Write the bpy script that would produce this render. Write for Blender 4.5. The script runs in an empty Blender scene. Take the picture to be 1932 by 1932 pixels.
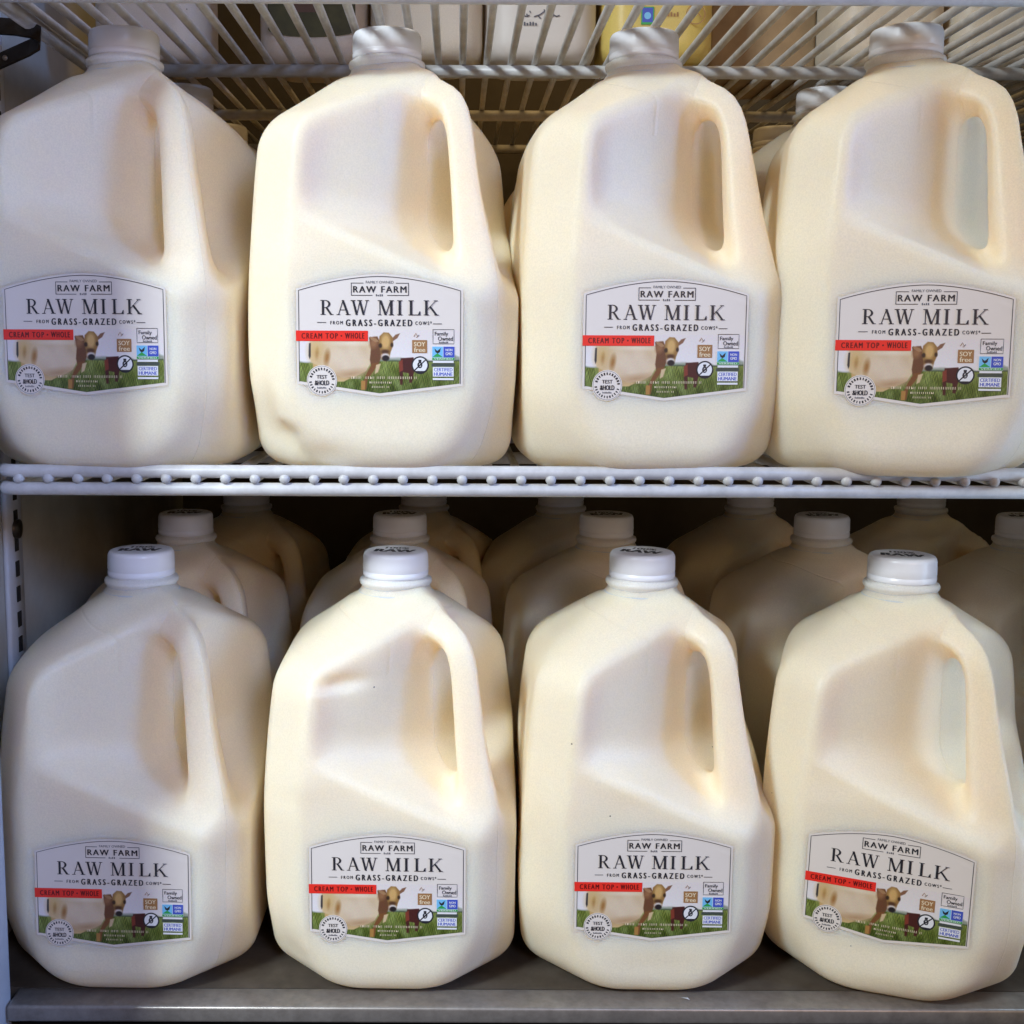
import bpy, math, random
import numpy as np
from mathutils import Matrix, Vector

R = math.radians
rng = random.Random(7)
sc = bpy.context.scene
C = sc.collection

# ------------------------------------------------------------------ camera
cam_d = bpy.data.cameras.new('camera')
cam = bpy.data.objects.new('camera', cam_d)
C.objects.link(cam)
cam_d.sensor_width = 36.0
cam_d.sensor_fit = 'HORIZONTAL'
cam_d.lens = 2200.9 / 1932 * 36.0
cam_d.shift_x = (966 - 862) / 1932
cam_d.shift_y = -(966 - 895.45) / 1932
cam_d.clip_start = 0.02
cam_d.clip_end = 50
cam.matrix_world = (Matrix.Translation((0.0, -0.6558, 0.0746)) @ Matrix.Rotation(R(90 - 6.795), 4, 'X')
                    @ Matrix.Rotation(0.004, 4, 'Z'))
sc.camera = cam

# ------------------------------------------------------------------ world, lamps, exposure
w = bpy.data.worlds.new('World')
sc.world = w
w.use_nodes = True
w.node_tree.nodes['Background'].inputs[0].default_value = (1.0, 0.64, 0.38, 1)
w.node_tree.nodes['Background'].inputs[1].default_value = 0.10


def area(name, loc, target, size, size_y, power, color):
    d = bpy.data.lights.new(name, 'AREA')
    d.shape = 'RECTANGLE'
    d.size, d.size_y = size, size_y
    d.energy = power
    d.color = color
    o = bpy.data.objects.new(name, d)
    C.objects.link(o)
    o.location = loc
    v = Vector(target) - Vector(loc)
    o.rotation_euler = v.to_track_quat('-Z', 'Y').to_euler()
    return o


key = area('key_lamp', (-1.20, -1.32, 1.18), (-0.30, 0.0, -0.03), 0.34, 0.34, 6.1, (0.82, 0.925, 1.0))
key.data.spread = R(58)
area('window_lamp', (1.55, -0.56, 0.52), (-0.15, 0.0, -0.05), 0.4, 0.5, 15.0, (0.20, 0.44, 1.0))
cool_fill = area('cool_fill_lamp', (0.45, -1.35, 0.62), (-0.34, 0.0, -0.08), 0.3, 0.3, 0.95, (0.36, 0.54, 1.0))  # added cool fill aimed at the left-hand jugs, not a lamp on the door
cool_fill.data.spread = R(52)
area('room_lamp', (0.75, -1.7, 0.50), (0.2, 0.0, -0.05), 0.5, 0.4, 5.2, (1.0, 0.58, 0.25))
area('case_lamp', (0.40, -0.005, -0.02), (-0.5, 0.12, -0.03), 0.02, 0.55, 0.23, (0.45, 0.68, 1.0))
area('warm_interior_fill', (0.15, 0.30, 0.62), (0.15, 0.22, 0.0), 0.5, 0.06, 0.8, (1.0, 0.66, 0.27))  # added warm fill for the case interior, not a real ceiling fixture

sc.view_settings.view_transform = 'Standard'
sc.view_settings.look = 'None'
sc.view_settings.exposure = 0.0
sc.view_settings.gamma = 1.0
sc.view_settings.use_curve_mapping = False
sc.render.engine = 'CYCLES'
sc.cycles.max_bounces = 7
sc.cycles.diffuse_bounces = 5
sc.cycles.glossy_bounces = 3
sc.cycles.transmission_bounces = 3
sc.cycles.use_denoising = True
sc.cycles.sample_clamp_indirect = 6.0


# ------------------------------------------------------------------ materials
def lin(c):
    return tuple(((v / 255.0) / 12.92 if v / 255.0 <= 0.04045 else ((v / 255.0 + 0.055) / 1.055) ** 2.4) for v in c)


def new_mat(name):
    m = bpy.data.materials.new(name)
    m.use_nodes = True
    return m, m.node_tree, m.node_tree.nodes['Principled BSDF']


def node(nt, typ, **kw):
    n = nt.nodes.new(typ)
    for k, v in kw.items():
        setattr(n, k, v)
    return n


def plain(name, rgb, rough=0.5, metal=0.0, var=0.0, scale=40.0, bump=0.0, bscale=300.0, spec=0.5):
    m, nt, b = new_mat(name)
    b.inputs['Roughness'].default_value = rough
    b.inputs['Metallic'].default_value = metal
    b.inputs['Specular IOR Level'].default_value = spec
    b.inputs['Base Color'].default_value = (*rgb, 1)
    if var or bump:
        tc = node(nt, 'ShaderNodeTexCoord')
    if var:
        n = node(nt, 'ShaderNodeTexNoise')
        n.inputs['Scale'].default_value = scale
        n.inputs['Detail'].default_value = 6
        n.inputs['Roughness'].default_value = 0.65
        nt.links.new(tc.outputs['Object'], n.inputs['Vector'])
        r = node(nt, 'ShaderNodeValToRGB')
        r.color_ramp.elements[0].position = 0.3
        r.color_ramp.elements[1].position = 0.7
        r.color_ramp.elements[0].color = (*[max(0, c * (1 - var)) for c in rgb], 1)
        r.color_ramp.elements[1].color = (*[min(1, c * (1 + var * 0.6)) for c in rgb], 1)
        nt.links.new(n.outputs['Fac'], r.inputs['Fac'])
        nt.links.new(r.outputs['Color'], b.inputs['Base Color'])
    if bump:
        n2 = node(nt, 'ShaderNodeTexNoise')
        n2.inputs['Scale'].default_value = bscale
        n2.inputs['Detail'].default_value = 3
        nt.links.new(tc.outputs['Object'], n2.inputs['Vector'])
        bp = node(nt, 'ShaderNodeBump')
        bp.inputs['Strength'].default_value = bump
        bp.inputs['Distance'].default_value = 0.001
        nt.links.new(n2.outputs['Fac'], bp.inputs['Height'])
        nt.links.new(bp.outputs['Normal'], b.inputs['Normal'])
    return m


def milk_plastic(name, rgb, sss=0.95, scale=0.028, rough=0.43, seam=False):
    m, nt, b = new_mat(name)
    tc = node(nt, 'ShaderNodeTexCoord')
    oi = node(nt, 'ShaderNodeObjectInfo')
    b.inputs['Roughness'].default_value = rough
    b.inputs['IOR'].default_value = 1.45
    b.inputs['Specular IOR Level'].default_value = 0.35
    b.subsurface_method = 'BURLEY'
    b.inputs['Subsurface Weight'].default_value = sss
    b.inputs['Subsurface Radius'].default_value = (1.0, 0.58, 0.24)
    b.inputs['Subsurface Scale'].default_value = scale
    n = node(nt, 'ShaderNodeTexNoise')
    n.inputs['Scale'].default_value = 14
    n.inputs['Detail'].default_value = 4
    nt.links.new(tc.outputs['Object'], n.inputs['Vector'])
    r = node(nt, 'ShaderNodeValToRGB')
    r.color_ramp.elements[0].position = 0.35
    r.color_ramp.elements[1].position = 0.65
    r.color_ramp.elements[0].color = (*[c * 0.97 for c in rgb], 1)
    r.color_ramp.elements[1].color = (*rgb, 1)
    nt.links.new(n.outputs['Fac'], r.inputs['Fac'])
    # a few dark specks of dirt
    v = node(nt, 'ShaderNodeTexVoronoi')
    v.inputs['Scale'].default_value = 42
    off = node(nt, 'ShaderNodeVectorMath', operation='ADD')
    nt.links.new(tc.outputs['Object'], off.inputs[0])
    nt.links.new(oi.outputs['Location'], off.inputs[1])
    nt.links.new(off.outputs[0], v.inputs['Vector'])
    lt = node(nt, 'ShaderNodeMath', operation='LESS_THAN')
    lt.inputs[1].default_value = 0.022
    nt.links.new(v.outputs['Distance'], lt.inputs[0])
    sep = node(nt, 'ShaderNodeSeparateColor')
    nt.links.new(v.outputs['Color'], sep.inputs[0])
    gt = node(nt, 'ShaderNodeMath', operation='GREATER_THAN')
    gt.inputs[1].default_value = 0.8
    nt.links.new(sep.outputs[0], gt.inputs[0])
    mul = node(nt, 'ShaderNodeMath', operation='MULTIPLY')
    nt.links.new(lt.outputs[0], mul.inputs[0])
    nt.links.new(gt.outputs[0], mul.inputs[1])
    gr = node(nt, 'ShaderNodeTexNoise')
    gr.inputs['Scale'].default_value = 1100
    gr.inputs['Detail'].default_value = 1
    nt.links.new(tc.outputs['Object'], gr.inputs['Vector'])
    gm = node(nt, 'ShaderNodeMapRange')
    gm.inputs['From Min'].default_value = 0.3
    gm.inputs['From Max'].default_value = 0.7
    gm.inputs['To Min'].default_value = 0.94
    gm.inputs['To Max'].default_value = 1.025
    nt.links.new(gr.outputs['Fac'], gm.inputs['Value'])
    gx = node(nt, 'ShaderNodeVectorMath', operation='SCALE')
    nt.links.new(r.outputs[0], gx.inputs[0])
    nt.links.new(gm.outputs[0], gx.inputs['Scale'])
    mx = node(nt, 'ShaderNodeMixRGB')
    nt.links.new(mul.outputs[0], mx.inputs[0])
    nt.links.new(gx.outputs[0], mx.inputs[1])
    mx.inputs[2].default_value = (0.2, 0.15, 0.1, 1)
    nt.links.new(mx.outputs[0], b.inputs['Base Color'])
    # moulded plastic skin: fine orange peel plus slow waviness
    n2 = node(nt, 'ShaderNodeTexNoise')
    n2.inputs['Scale'].default_value = 620
    n2.inputs['Detail'].default_value = 2
    nt.links.new(tc.outputs['Object'], n2.inputs['Vector'])
    bp = node(nt, 'ShaderNodeBump')
    bp.inputs['Strength'].default_value = 0.14
    bp.inputs['Distance'].default_value = 0.0006
    nt.links.new(n2.outputs['Fac'], bp.inputs['Height'])
    n3 = node(nt, 'ShaderNodeTexNoise')
    n3.inputs['Scale'].default_value = 45
    n3.inputs['Detail'].default_value = 2
    nt.links.new(tc.outputs['Object'], n3.inputs['Vector'])
    bp2 = node(nt, 'ShaderNodeBump')
    bp2.inputs['Strength'].default_value = 0.18
    bp2.inputs['Distance'].default_value = 0.002
    nt.links.new(n3.outputs['Fac'], bp2.inputs['Height'])
    nt.links.new(bp.outputs['Normal'], bp2.inputs['Normal'])
    # mould seam down the diagonal and a ring of the mould insert on the shoulder
    sx = node(nt, 'ShaderNodeSeparateXYZ')
    nt.links.new(tc.outputs['Object'], sx.inputs[0])

    def mth(op, a_, b_=None):
        q_ = node(nt, 'ShaderNodeMath', operation=op)
        for k_, v_ in enumerate((a_, b_)):
            if v_ is None:
                continue
            if isinstance(v_, (int, float)):
                q_.inputs[k_].default_value = v_
            else:
                nt.links.new(v_, q_.inputs[k_])
        return q_.outputs[0]
    diag = mth('ABSOLUTE', mth('ADD', sx.outputs[0], sx.outputs[1]))
    rad = mth('SQRT', mth('ADD', mth('MULTIPLY', sx.outputs[0], sx.outputs[0]), mth('MULTIPLY', mth('MULTIPLY', sx.outputs[1], sx.outputs[1]), 0.55)))
    ring = mth('ABSOLUTE', mth('SUBTRACT', rad, 0.036))
    h1 = mth('MAXIMUM', mth('SUBTRACT', 1.0, mth('MULTIPLY', diag, 1400.0)), 0.0)
    h2 = mth('MULTIPLY', mth('MAXIMUM', mth('SUBTRACT', 1.0, mth('MULTIPLY', ring, 1100.0)), 0.0), mth('GREATER_THAN', sx.outputs[2], 0.19))
    bp3 = node(nt, 'ShaderNodeBump')
    bp3.inputs['Strength'].default_value = 0.6 if seam else 0.0
    bp3.inputs['Distance'].default_value = 0.0005
    nt.links.new(mth('SUBTRACT', h1, h2), bp3.inputs['Height'])
    nt.links.new(bp2.outputs['Normal'], bp3.inputs['Normal'])
    nt.links.new(bp3.outputs['Normal'], b.inputs['Normal'])
    return m


M = {}
M['milk'] = milk_plastic('milk_filled_plastic', (0.92, 0.80, 0.59), seam=True)
M['neck'] = milk_plastic('empty_neck_plastic', (0.76, 0.73, 0.67), 0.4, 0.006, 0.3)
M['cap'] = plain('white_cap_plastic', (0.88, 0.88, 0.90), 0.28, bump=0.05, bscale=500)
M['paper'] = plain('label_paper', lin((228, 218, 207)), 0.42, bump=0.12, bscale=120)
M['ink'] = plain('black_ink', (0.022, 0.022, 0.028), 0.4)
M['ink_grey'] = plain('grey_ink', (0.09, 0.09, 0.105), 0.45)
M['red'] = plain('red_ink', lin((238, 52, 40)), 0.35)
M['darkred'] = plain('dark_red_ink', lin((96, 14, 16)), 0.4)
M['white_ink'] = plain('white_ink', (0.8, 0.8, 0.8), 0.45)
M['brown_ink'] = plain('brown_ink', lin((160, 116, 72)), 0.45)
M['cream_ink'] = plain('cream_ink', lin((232, 214, 180)), 0.45)
M['sky_ink'] = plain('sky_blue_ink', lin((120, 190, 232)), 0.4)
M['blue_ink'] = plain('blue_ink', lin((62, 84, 186)), 0.4)
M['green_ink'] = plain('green_ink', lin((52, 160, 76)), 0.4)
M['wire'] = plain('epoxy_wire', (0.60, 0.585, 0.56), 0.4, var=0.22, scale=60, bump=0.15, bscale=180)
M['wall'] = plain('painted_liner', (0.46, 0.46, 0.43), 0.5, var=0.3, scale=9, bump=0.08, bscale=60)
M['jamb'] = plain('painted_jamb', (0.62, 0.66, 0.74), 0.4, var=0.1, scale=12, bump=0.05, bscale=90)
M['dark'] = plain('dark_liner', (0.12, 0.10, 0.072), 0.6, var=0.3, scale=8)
M['hole'] = plain('slot_black', (0.012, 0.012, 0.012), 0.8)
M['tray'] = plain('worn_steel_tray', (0.12, 0.10, 0.078), 0.45, metal=0.4, var=0.3, scale=60, bump=0.12, bscale=70)
M['trim'] = plain('steel_trim', (0.32, 0.29, 0.26), 0.38, metal=0.6, var=0.25, scale=110, bump=0.08, bscale=160)
M['kick'] = plain('black_kick', (0.012, 0.013, 0.017), 0.55, var=0.3, scale=30)
M['steel'] = plain('dark_bracket_steel', (0.07, 0.062, 0.055), 0.35, metal=0.8, var=0.5, scale=50)
M['carton_white'] = plain('white_carton', (0.60, 0.55, 0.49), 0.5, var=0.05, scale=20)
M['carton_yellow'] = milk_plastic('yellow_plastic', (0.66, 0.50, 0.14), 0.4, 0.008, 0.35)
M['carton_brown'] = plain('brown_board', (0.33, 0.23, 0.13), 0.6, var=0.3, scale=30)
M['olive_ink'] = plain('olive_print', (0.07, 0.068, 0.02), 0.5, var=0.4, scale=60)
M['mauve_ink'] = plain('brown_print', (0.11, 0.06, 0.035), 0.5)
M['goods'] = milk_plastic('milk_bottle_plastic', (0.66, 0.58, 0.46), 0.4, 0.008, 0.4)
M['frost'] = plain('paper_scrap', (0.7, 0.72, 0.74), 0.6)


# ------------------------------------------------------------------ helpers
def mesh_from(name, verts, faces, smooth=True):
    me = bpy.data.meshes.new(name)
    me.from_pydata([tuple(map(float, v)) for v in verts], [], [tuple(map(int, f)) for f in faces])
    if smooth:
        me.polygons.foreach_set('use_smooth', [True] * len(me.polygons))
    me.update()
    return me


def quads_mesh(name, V, Q):
    me = bpy.data.meshes.new(name)
    nv, nq = len(V), len(Q)
    me.vertices.add(nv)
    me.vertices.foreach_set('co', np.ascontiguousarray(V, dtype=np.float32).ravel())
    me.loops.add(nq * 4)
    me.loops.foreach_set('vertex_index', np.ascontiguousarray(Q, dtype=np.int32).ravel())
    me.polygons.add(nq)
    me.polygons.foreach_set('loop_start', np.arange(0, nq * 4, 4, dtype=np.int32))
    me.polygons.foreach_set('use_smooth', np.ones(nq, dtype=bool))
    me.update(calc_edges=True)
    me.validate()
    return me


def obj(name, me, mat=None, parent=None, loc=None):
    o = bpy.data.objects.new(name, me)
    C.objects.link(o)
    if mat is not None and me is not None and not me.materials:
        me.materials.append(mat)
    if parent is not None:
        o.parent = parent
    if loc is not None:
        o.location = loc
    return o


def thing(name, label, cat, loc=(0, 0, 0), rz=0.0, group=None):
    o = bpy.data.objects.new(name, None)
    C.objects.link(o)
    o.empty_display_size = 0.02
    o.location = loc
    o.rotation_euler = (0, 0, rz)
    tag(o, label, cat, group)
    return o


def tag(o, label, cat, group=None):
    o['label'] = label
    o['category'] = cat
    if group:
        o['group'] = group


def structure(o, label=None, cat=None):
    o['kind'] = 'structure'
    if label:
        o['label'] = label
    if cat:
        o['category'] = cat
    return o


def box_mesh(name, lo, hi, bev=0.0, seg=2):
    import bmesh
    bm = bmesh.new()
    bmesh.ops.create_cube(bm, size=1.0)
    for v in bm.verts:
        v.co = Vector([(lo[i] + hi[i]) / 2 + v.co[i] * (hi[i] - lo[i]) for i in range(3)])
    if bev > 0:
        bmesh.ops.bevel(bm, geom=bm.edges[:], offset=bev, segments=seg, profile=0.5, affect='EDGES')
    me = bpy.data.meshes.new(name)
    bm.to_mesh(me)
    bm.free()
    me.polygons.foreach_set('use_smooth', [bev > 0] * len(me.polygons))
    return me


def lathe(prof, seg=64, rib=None):
    """prof: list of (r, z); rib(i, r, z) may alter the radius per segment."""
    V, F = [], []
    n = len(prof)
    for i in range(seg):
        a = 2 * math.pi * i / seg
        for (r, z) in prof:
            rr = rib(i, r, z) if rib else r
            V.append((rr * math.cos(a), rr * math.sin(a), z))
    for i in range(seg):
        j = (i + 1) % seg
        for k in range(n - 1):
            F.append((i * n + k, j * n + k, j * n + k + 1, i * n + k + 1))
    if prof[-1][0] < 1e-6 or True:
        F.append(tuple(i * n + n - 1 for i in range(seg)))
    return V, F


def tube(pts, rad, seg=8, closed_ends=True):
    """round bar along a polyline"""
    V, F = [], []
    P = [Vector(p) for p in pts]
    prev = None
    for i, p in enumerate(P):
        if i == 0:
            t = P[1] - P[0]
        elif i == len(P) - 1:
            t = P[-1] - P[-2]
        else:
            t = (P[i + 1] - P[i]).normalized() + (P[i] - P[i - 1]).normalized()
        t.normalize()
        if prev is None:
            u = t.orthogonal().normalized()
        else:
            u = (prev - t * prev.dot(t)).normalized()
        prev = u
        v = t.cross(u)
        for k in range(seg):
            a = 2 * math.pi * k / seg
            V.append(p + (u * math.cos(a) + v * math.sin(a)) * rad)
    for i in range(len(P) - 1):
        for k in range(seg):
            k2 = (k + 1) % seg
            F.append((i * seg + k, i * seg + k2, (i + 1) * seg + k2, (i + 1) * seg + k))
    if closed_ends:
        F.append(tuple(reversed(range(seg))))
        F.append(tuple((len(P) - 1) * seg + k for k in range(seg)))
    return V, F


# ------------------------------------------------------------------ the refrigerated case
FL = -0.3225            # height of the tray the lower jugs stand on
wall_left = structure(obj('wall_left', box_mesh('wall_left', (-0.345, -0.011, -0.40), (-0.298, 0.62, 0.64)), M['wall']))
structure(obj('wall_back', box_mesh('wall_back', (-0.2978, 0.60, -0.40), (0.62, 0.64, 0.64)), M['dark']))
structure(obj('wall_right', box_mesh('wall_right', (0.621, -0.012, -0.40), (0.66, 0.62, 0.64)), M['wall']))
structure(obj('ceiling', box_mesh('ceiling', (-0.345, -0.012, 0.642), (0.66, 0.64, 0.68)), M['dark']))
structure(obj('door_jamb', box_mesh('door_jamb', (-0.40, -0.132, -0.46), (-0.2675, 0.0095, 0.66), 0.006, 3), M['jamb']))
structure(obj('mullion_blocker', box_mesh('mullion_blocker', (0.43, -0.075, -0.46), (0.66, -0.0125, 0.66), 0.006, 3), M['jamb']))  # unseen mullion, added and widened to block window_lamp on the right

# slotted shelf standard on the left liner
st = box_mesh('shelf_standard', (-0.2979, 0.098, FL + 0.001), (-0.2940, 0.124, 0.62), 0.001, 1)
standard = obj('shelf_standard', st, M['jamb'], wall_left)
sm = box_mesh('slot', (-0.0006, -0.0030, -0.0052), (0.0006, 0.0030, 0.0052))
zz = -0.305
while zz < 0.60:
    obj('slot', sm, M['hole'], standard, (-0.2940, 0.112, zz))
    zz += 0.0172
V, F = tube([(-0.2985, 0.112, -0.0545), (-0.2915, 0.112, -0.0545)], 0.0065, 14)
obj('screw', mesh_from('screw', V, F), M['steel'], standard)

# floor tray and front trim
floor = structure(obj('floor', box_mesh('floor', (-0.2975, 0.0162, FL - 0.02), (0.62, 0.60, FL)), M['tray']))
obj('front_trim', box_mesh('front_trim', (-0.2668, -0.0050, FL - 0.010), (0.62, 0.0160, FL + 0.0004), 0.0020, 3), M['trim'], floor)
structure(obj('kick_plate', box_mesh('kick_plate', (-0.2665, 0.0012, FL - 0.16), (0.62, 0.03, FL - 0.021)), M['kick']))
structure(obj('ground', box_mesh('ground', (-1.2, -0.4, FL - 0.24), (1.2, 0.9, FL - 0.162)), M['kick']))


# wire shelves
PITCH = 0.0169
NW = 54
X0 = -0.2590


def wire_shelf(zw, label, name='wire_shelf', nub=True):
    """zw: height of the wire centres"""
    root = thing(name, label, 'shelf', (0, 0, zw), 0, 'white wire shelves')
    rb = 0.0038
    yf = 0.0080
    for dz in (0.0040, -0.0062):
        V, F = tube([(X0 - 0.004, yf + 0.010, dz), (X0 + 0.0, yf + 0.002, dz), (X0 + 0.006, yf, dz), (0.60, yf, dz)], rb, 12)
        obj('front_bar', mesh_from('front_bar', V, F), M['wire'], root)
    # one wire, shared; the front end is a melted nub between the two front bars
    V, F = tube([(0, yf - 0.0046, 0), (0, yf - 0.0030, 0), (0, yf + 0.003, 0), (0, 0.30, 0), (0, 0.585, 0)], 0.0023, 10)
    V = list(V)
    for k in range(10):
        for s, f in ((0, 0.75), (1, 1.3), (2, 1.2)):
            v = V[s * 10 + k]
            V[s * 10 + k] = Vector((v.x * f, v.y, v.z * f))
    wm = mesh_from('wire', V, F)
    for i in range(NW):
        obj('wire', wm, M['wire'], root, (X0 + PITCH * (i + 0.5), 0, 0))
    for y in (0.188, 0.353, 0.53):
        V, F = tube([(X0, y, -0.0065), (0.60, y, -0.0065)], 0.0044, 12)
        obj('cross_bar', mesh_from('cross_bar', V, F), M['wire'], root)
    V, F = tube([(X0 + 0.001, 0.018, -0.004), (X0 + 0.001, 0.585, -0.004)], 0.0048, 12)
    obj('side_bar', mesh_from('side_bar', V, F), M['wire'], root)
    return root


wire_shelf(-0.0072, 'white wire shelf in the middle, carrying the upper row of milk jugs')
TOPZ = 0.2645
top_shelf = wire_shelf(TOPZ, 'white wire shelf at the top edge, seen from below over the upper jugs')


def strip(path, width_dir, half, thick):
    """bent flat bar"""
    V, F = [], []
    P = [Vector(p) for p in path]
    wd = Vector(width_dir).normalized()
    for i, p in enumerate(P):
        t = (P[min(i + 1, len(P) - 1)] - P[max(i - 1, 0)]).normalized()
        n = t.cross(wd).normalized()
        for a, b in ((-1, -1), (1, -1), (1, 1), (-1, 1)):
            V.append(p + wd * half * a + n * thick * b)
    for i in range(len(P) - 1):
        for k in range(4):
            F.append((i * 4 + k, i * 4 + (k + 1) % 4, (i + 1) * 4 + (k + 1) % 4, (i + 1) * 4 + k))
    F.append((3, 2, 1, 0))
    e = (len(P) - 1) * 4
    F.append((e, e + 1, e + 2, e + 3))
    return V, F


# folded steel bracket hooked on the side bar of the top shelf
br = thing('shelf_bracket', 'dark folded steel bracket hanging at the top left end of the top shelf', 'bracket', (-0.2930, 0.070, 0.2580))
V, F = strip([(0.0, -0.004, 0.000), (0.028, 0.0, -0.001), (0.037, 0.0, -0.0025), (0.0415, 0.001, -0.0050), (0.0405, 0.003, -0.0085), (0.034, 0.005, -0.0115), (0.002, 0.012, -0.0225)],
             (0.0, 0.30, 0.95), 0.0052, 0.0009)
strap = obj('strap', mesh_from('strap', V, F, False), M['steel'], br)
V, F = lathe([(0.0016, 0.0), (0.0016, 0.0006), (0.0002, 0.0007)], 12)
rv = mesh_from('rivet', V, F)
for p in ((0.012, -0.0035, -0.0006), (0.018, 0.0065, -0.0172)):
    q = obj('rivet', rv, M['trim'], strap, p)
    q.rotation_euler = (R(95), 0, 0)


# ------------------------------------------------------------------ jug shape (signed distance field -> mesh)
def smax(a, b, k):
    h = np.maximum(k - np.abs(a - b), 0.0) / k
    return np.maximum(a, b) + h * h * k * 0.25


def smin(a, b, k):
    return -smax(-a, -b, k)


S2 = math.sqrt(0.5)


def seg_dist(a, z, p, q):
    """signed-less distance in the (a, z) plane to segment p-q; returns distance and parameter"""
    dx, dz = q[0] - p[0], q[1] - p[1]
    t = np.clip(((a - p[0]) * dx + (z - p[1]) * dz) / (dx * dx + dz * dz), 0, 1)
    return np.hypot(a - p[0] - t * dx, z - p[1] - t * dz), t


def catmull(pts, n=3):
    P = [np.array(p, float) for p in pts]
    P = [2 * P[0] - P[1]] + P + [2 * P[-1] - P[-2]]
    out = []
    for i in range(1, len(P) - 2):
        for k in range(n):
            t = k / n
            out.append(0.5 * (2 * P[i] + (P[i + 1] - P[i - 1]) * t + (2 * P[i - 1] - 5 * P[i] + 4 * P[i + 1] - P[i + 2]) * t ** 2
                              + (-P[i - 1] + 3 * P[i] - 3 * P[i + 1] + P[i + 2]) * t ** 3))
    out.append(P[-2])
    return out


HANDLE = catmull([(0.024, 0.2175, 0.0115), (0.044, 0.2125, 0.0092), (0.0555, 0.2065, 0.0084), (0.0612, 0.1965, 0.0082), (0.0640, 0.1830, 0.0085), (0.0680, 0.1570, 0.0099),
                  (0.0718, 0.1360, 0.0113), (0.0780, 0.1060, 0.0132)], 2)


def jug_sdf(x, y, z):
    ax, ay = np.abs(x), np.abs(y)
    # gentle barrel in the side walls, slimmer at the foot
    half = 0.0765 + 0.0 * z
    side_l = 0.0782 - np.where(z > 0.09, 0.0062, 0.0032) * ((z - 0.09) / 0.09) ** 2
    fb = np.where(y < 0, half, side_l)
    d1 = smax(ax - side_l, ay - fb, 0.006)
    q = (ax + ay) * S2
    d = smax(d1, q - (0.0932 - 0.100 * np.clip(z - 0.112, 0, 0.1)), 0.0045)
    # foot: corners cut back towards the base
    cut = (q - (0.0750 + 0.42 * z)) * 0.922
    d = smax(d, cut, 0.0085)
    # shoulders
    m = (ax ** 3.2 + ay ** 3.2 + 1e-12) ** (1 / 3.2)
    sh = (z - (0.2325 - (m - 0.021) * 0.70)) * 0.819
    d = smax(d, sh, 0.011)
    d = smax(d, z - 0.2290, 0.005)
    # base
    d = smax(d, -z, 0.020)
    d = smax(d, -z - 0.0, 0.002)
    # grip recess round the front right corner
    a = (x - y) * S2
    n1 = (0.447, -0.894)
    p1 = (x - 0.006) * n1[0] + (y + 0.0455) * n1[1]
    p3 = (-y - 0.006) * n1[0] + (-x + 0.0455) * n1[1]
    p2 = a - 0.0362
    Fl = smax(smax(p1, p3, 0.004), p2, 0.007)
    ledge = (z - (0.1365 - 0.62 * (a - 0.035))) * 0.85
    s1 = (x + 0.0450) * 0.75 - (y + 0.0765) * 0.66
    s3 = (-y + 0.0450) * 0.75 - (-x + 0.0765) * 0.66
    rec = smin(smin(Fl, ledge, 0.014), smin(s1, s3, 0.004), 0.004)
    d = smax(d, rec, 0.0052)
    # handle
    b = (x + y) * S2
    bb = np.abs(b)
    hd = None
    for p, q2 in zip(HANDLE[:-1], HANDLE[1:]):
        dd, t = seg_dist(a, z, p, q2)
        rr = p[2] + (q2[2] - p[2]) * t
        e = ((((dd + bb) * S2) ** 4.2 + (np.abs(dd - bb) * S2) ** 4.2 + 1e-16) ** (1 / 4.2)) - rr * 0.96
        hd = e if hd is None else np.minimum(hd, e)
    d = smin(d, hd, 0.013)
    d = smax(d, q - 0.0935, 0.004)
    # neck root
    r = np.hypot(x, y)
    nk = np.maximum(r - 0.0212, np.maximum(z - 0.2350, 0.20 - z))
    d = smin(d, nk, 0.009)
    return d


def bottle_sdf(W, D, H, neck, ch):
    def f(x, y, z):
        ax, ay = np.abs(x), np.abs(y)
        d = smax(ax - W, ay - D, 0.010)
        d = smax(d, (ax + ay) * S2 - (W + D) * S2 + ch, 0.010)
        m = (ax ** 3 + ay ** 3 + 1e-12) ** (1 / 3)
        d = smax(d, (z - (H - (m - neck) * 0.9)) * 0.74, 0.020)
        d = smax(d, z - H + 0.003, 0.006)
        d = smax(d, -z, 0.014)
        nk = np.maximum(np.hypot(x, y) - neck, np.maximum(z - H, H - 0.05 - z))
        return smin(d, nk, 0.008)
    return f


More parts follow.
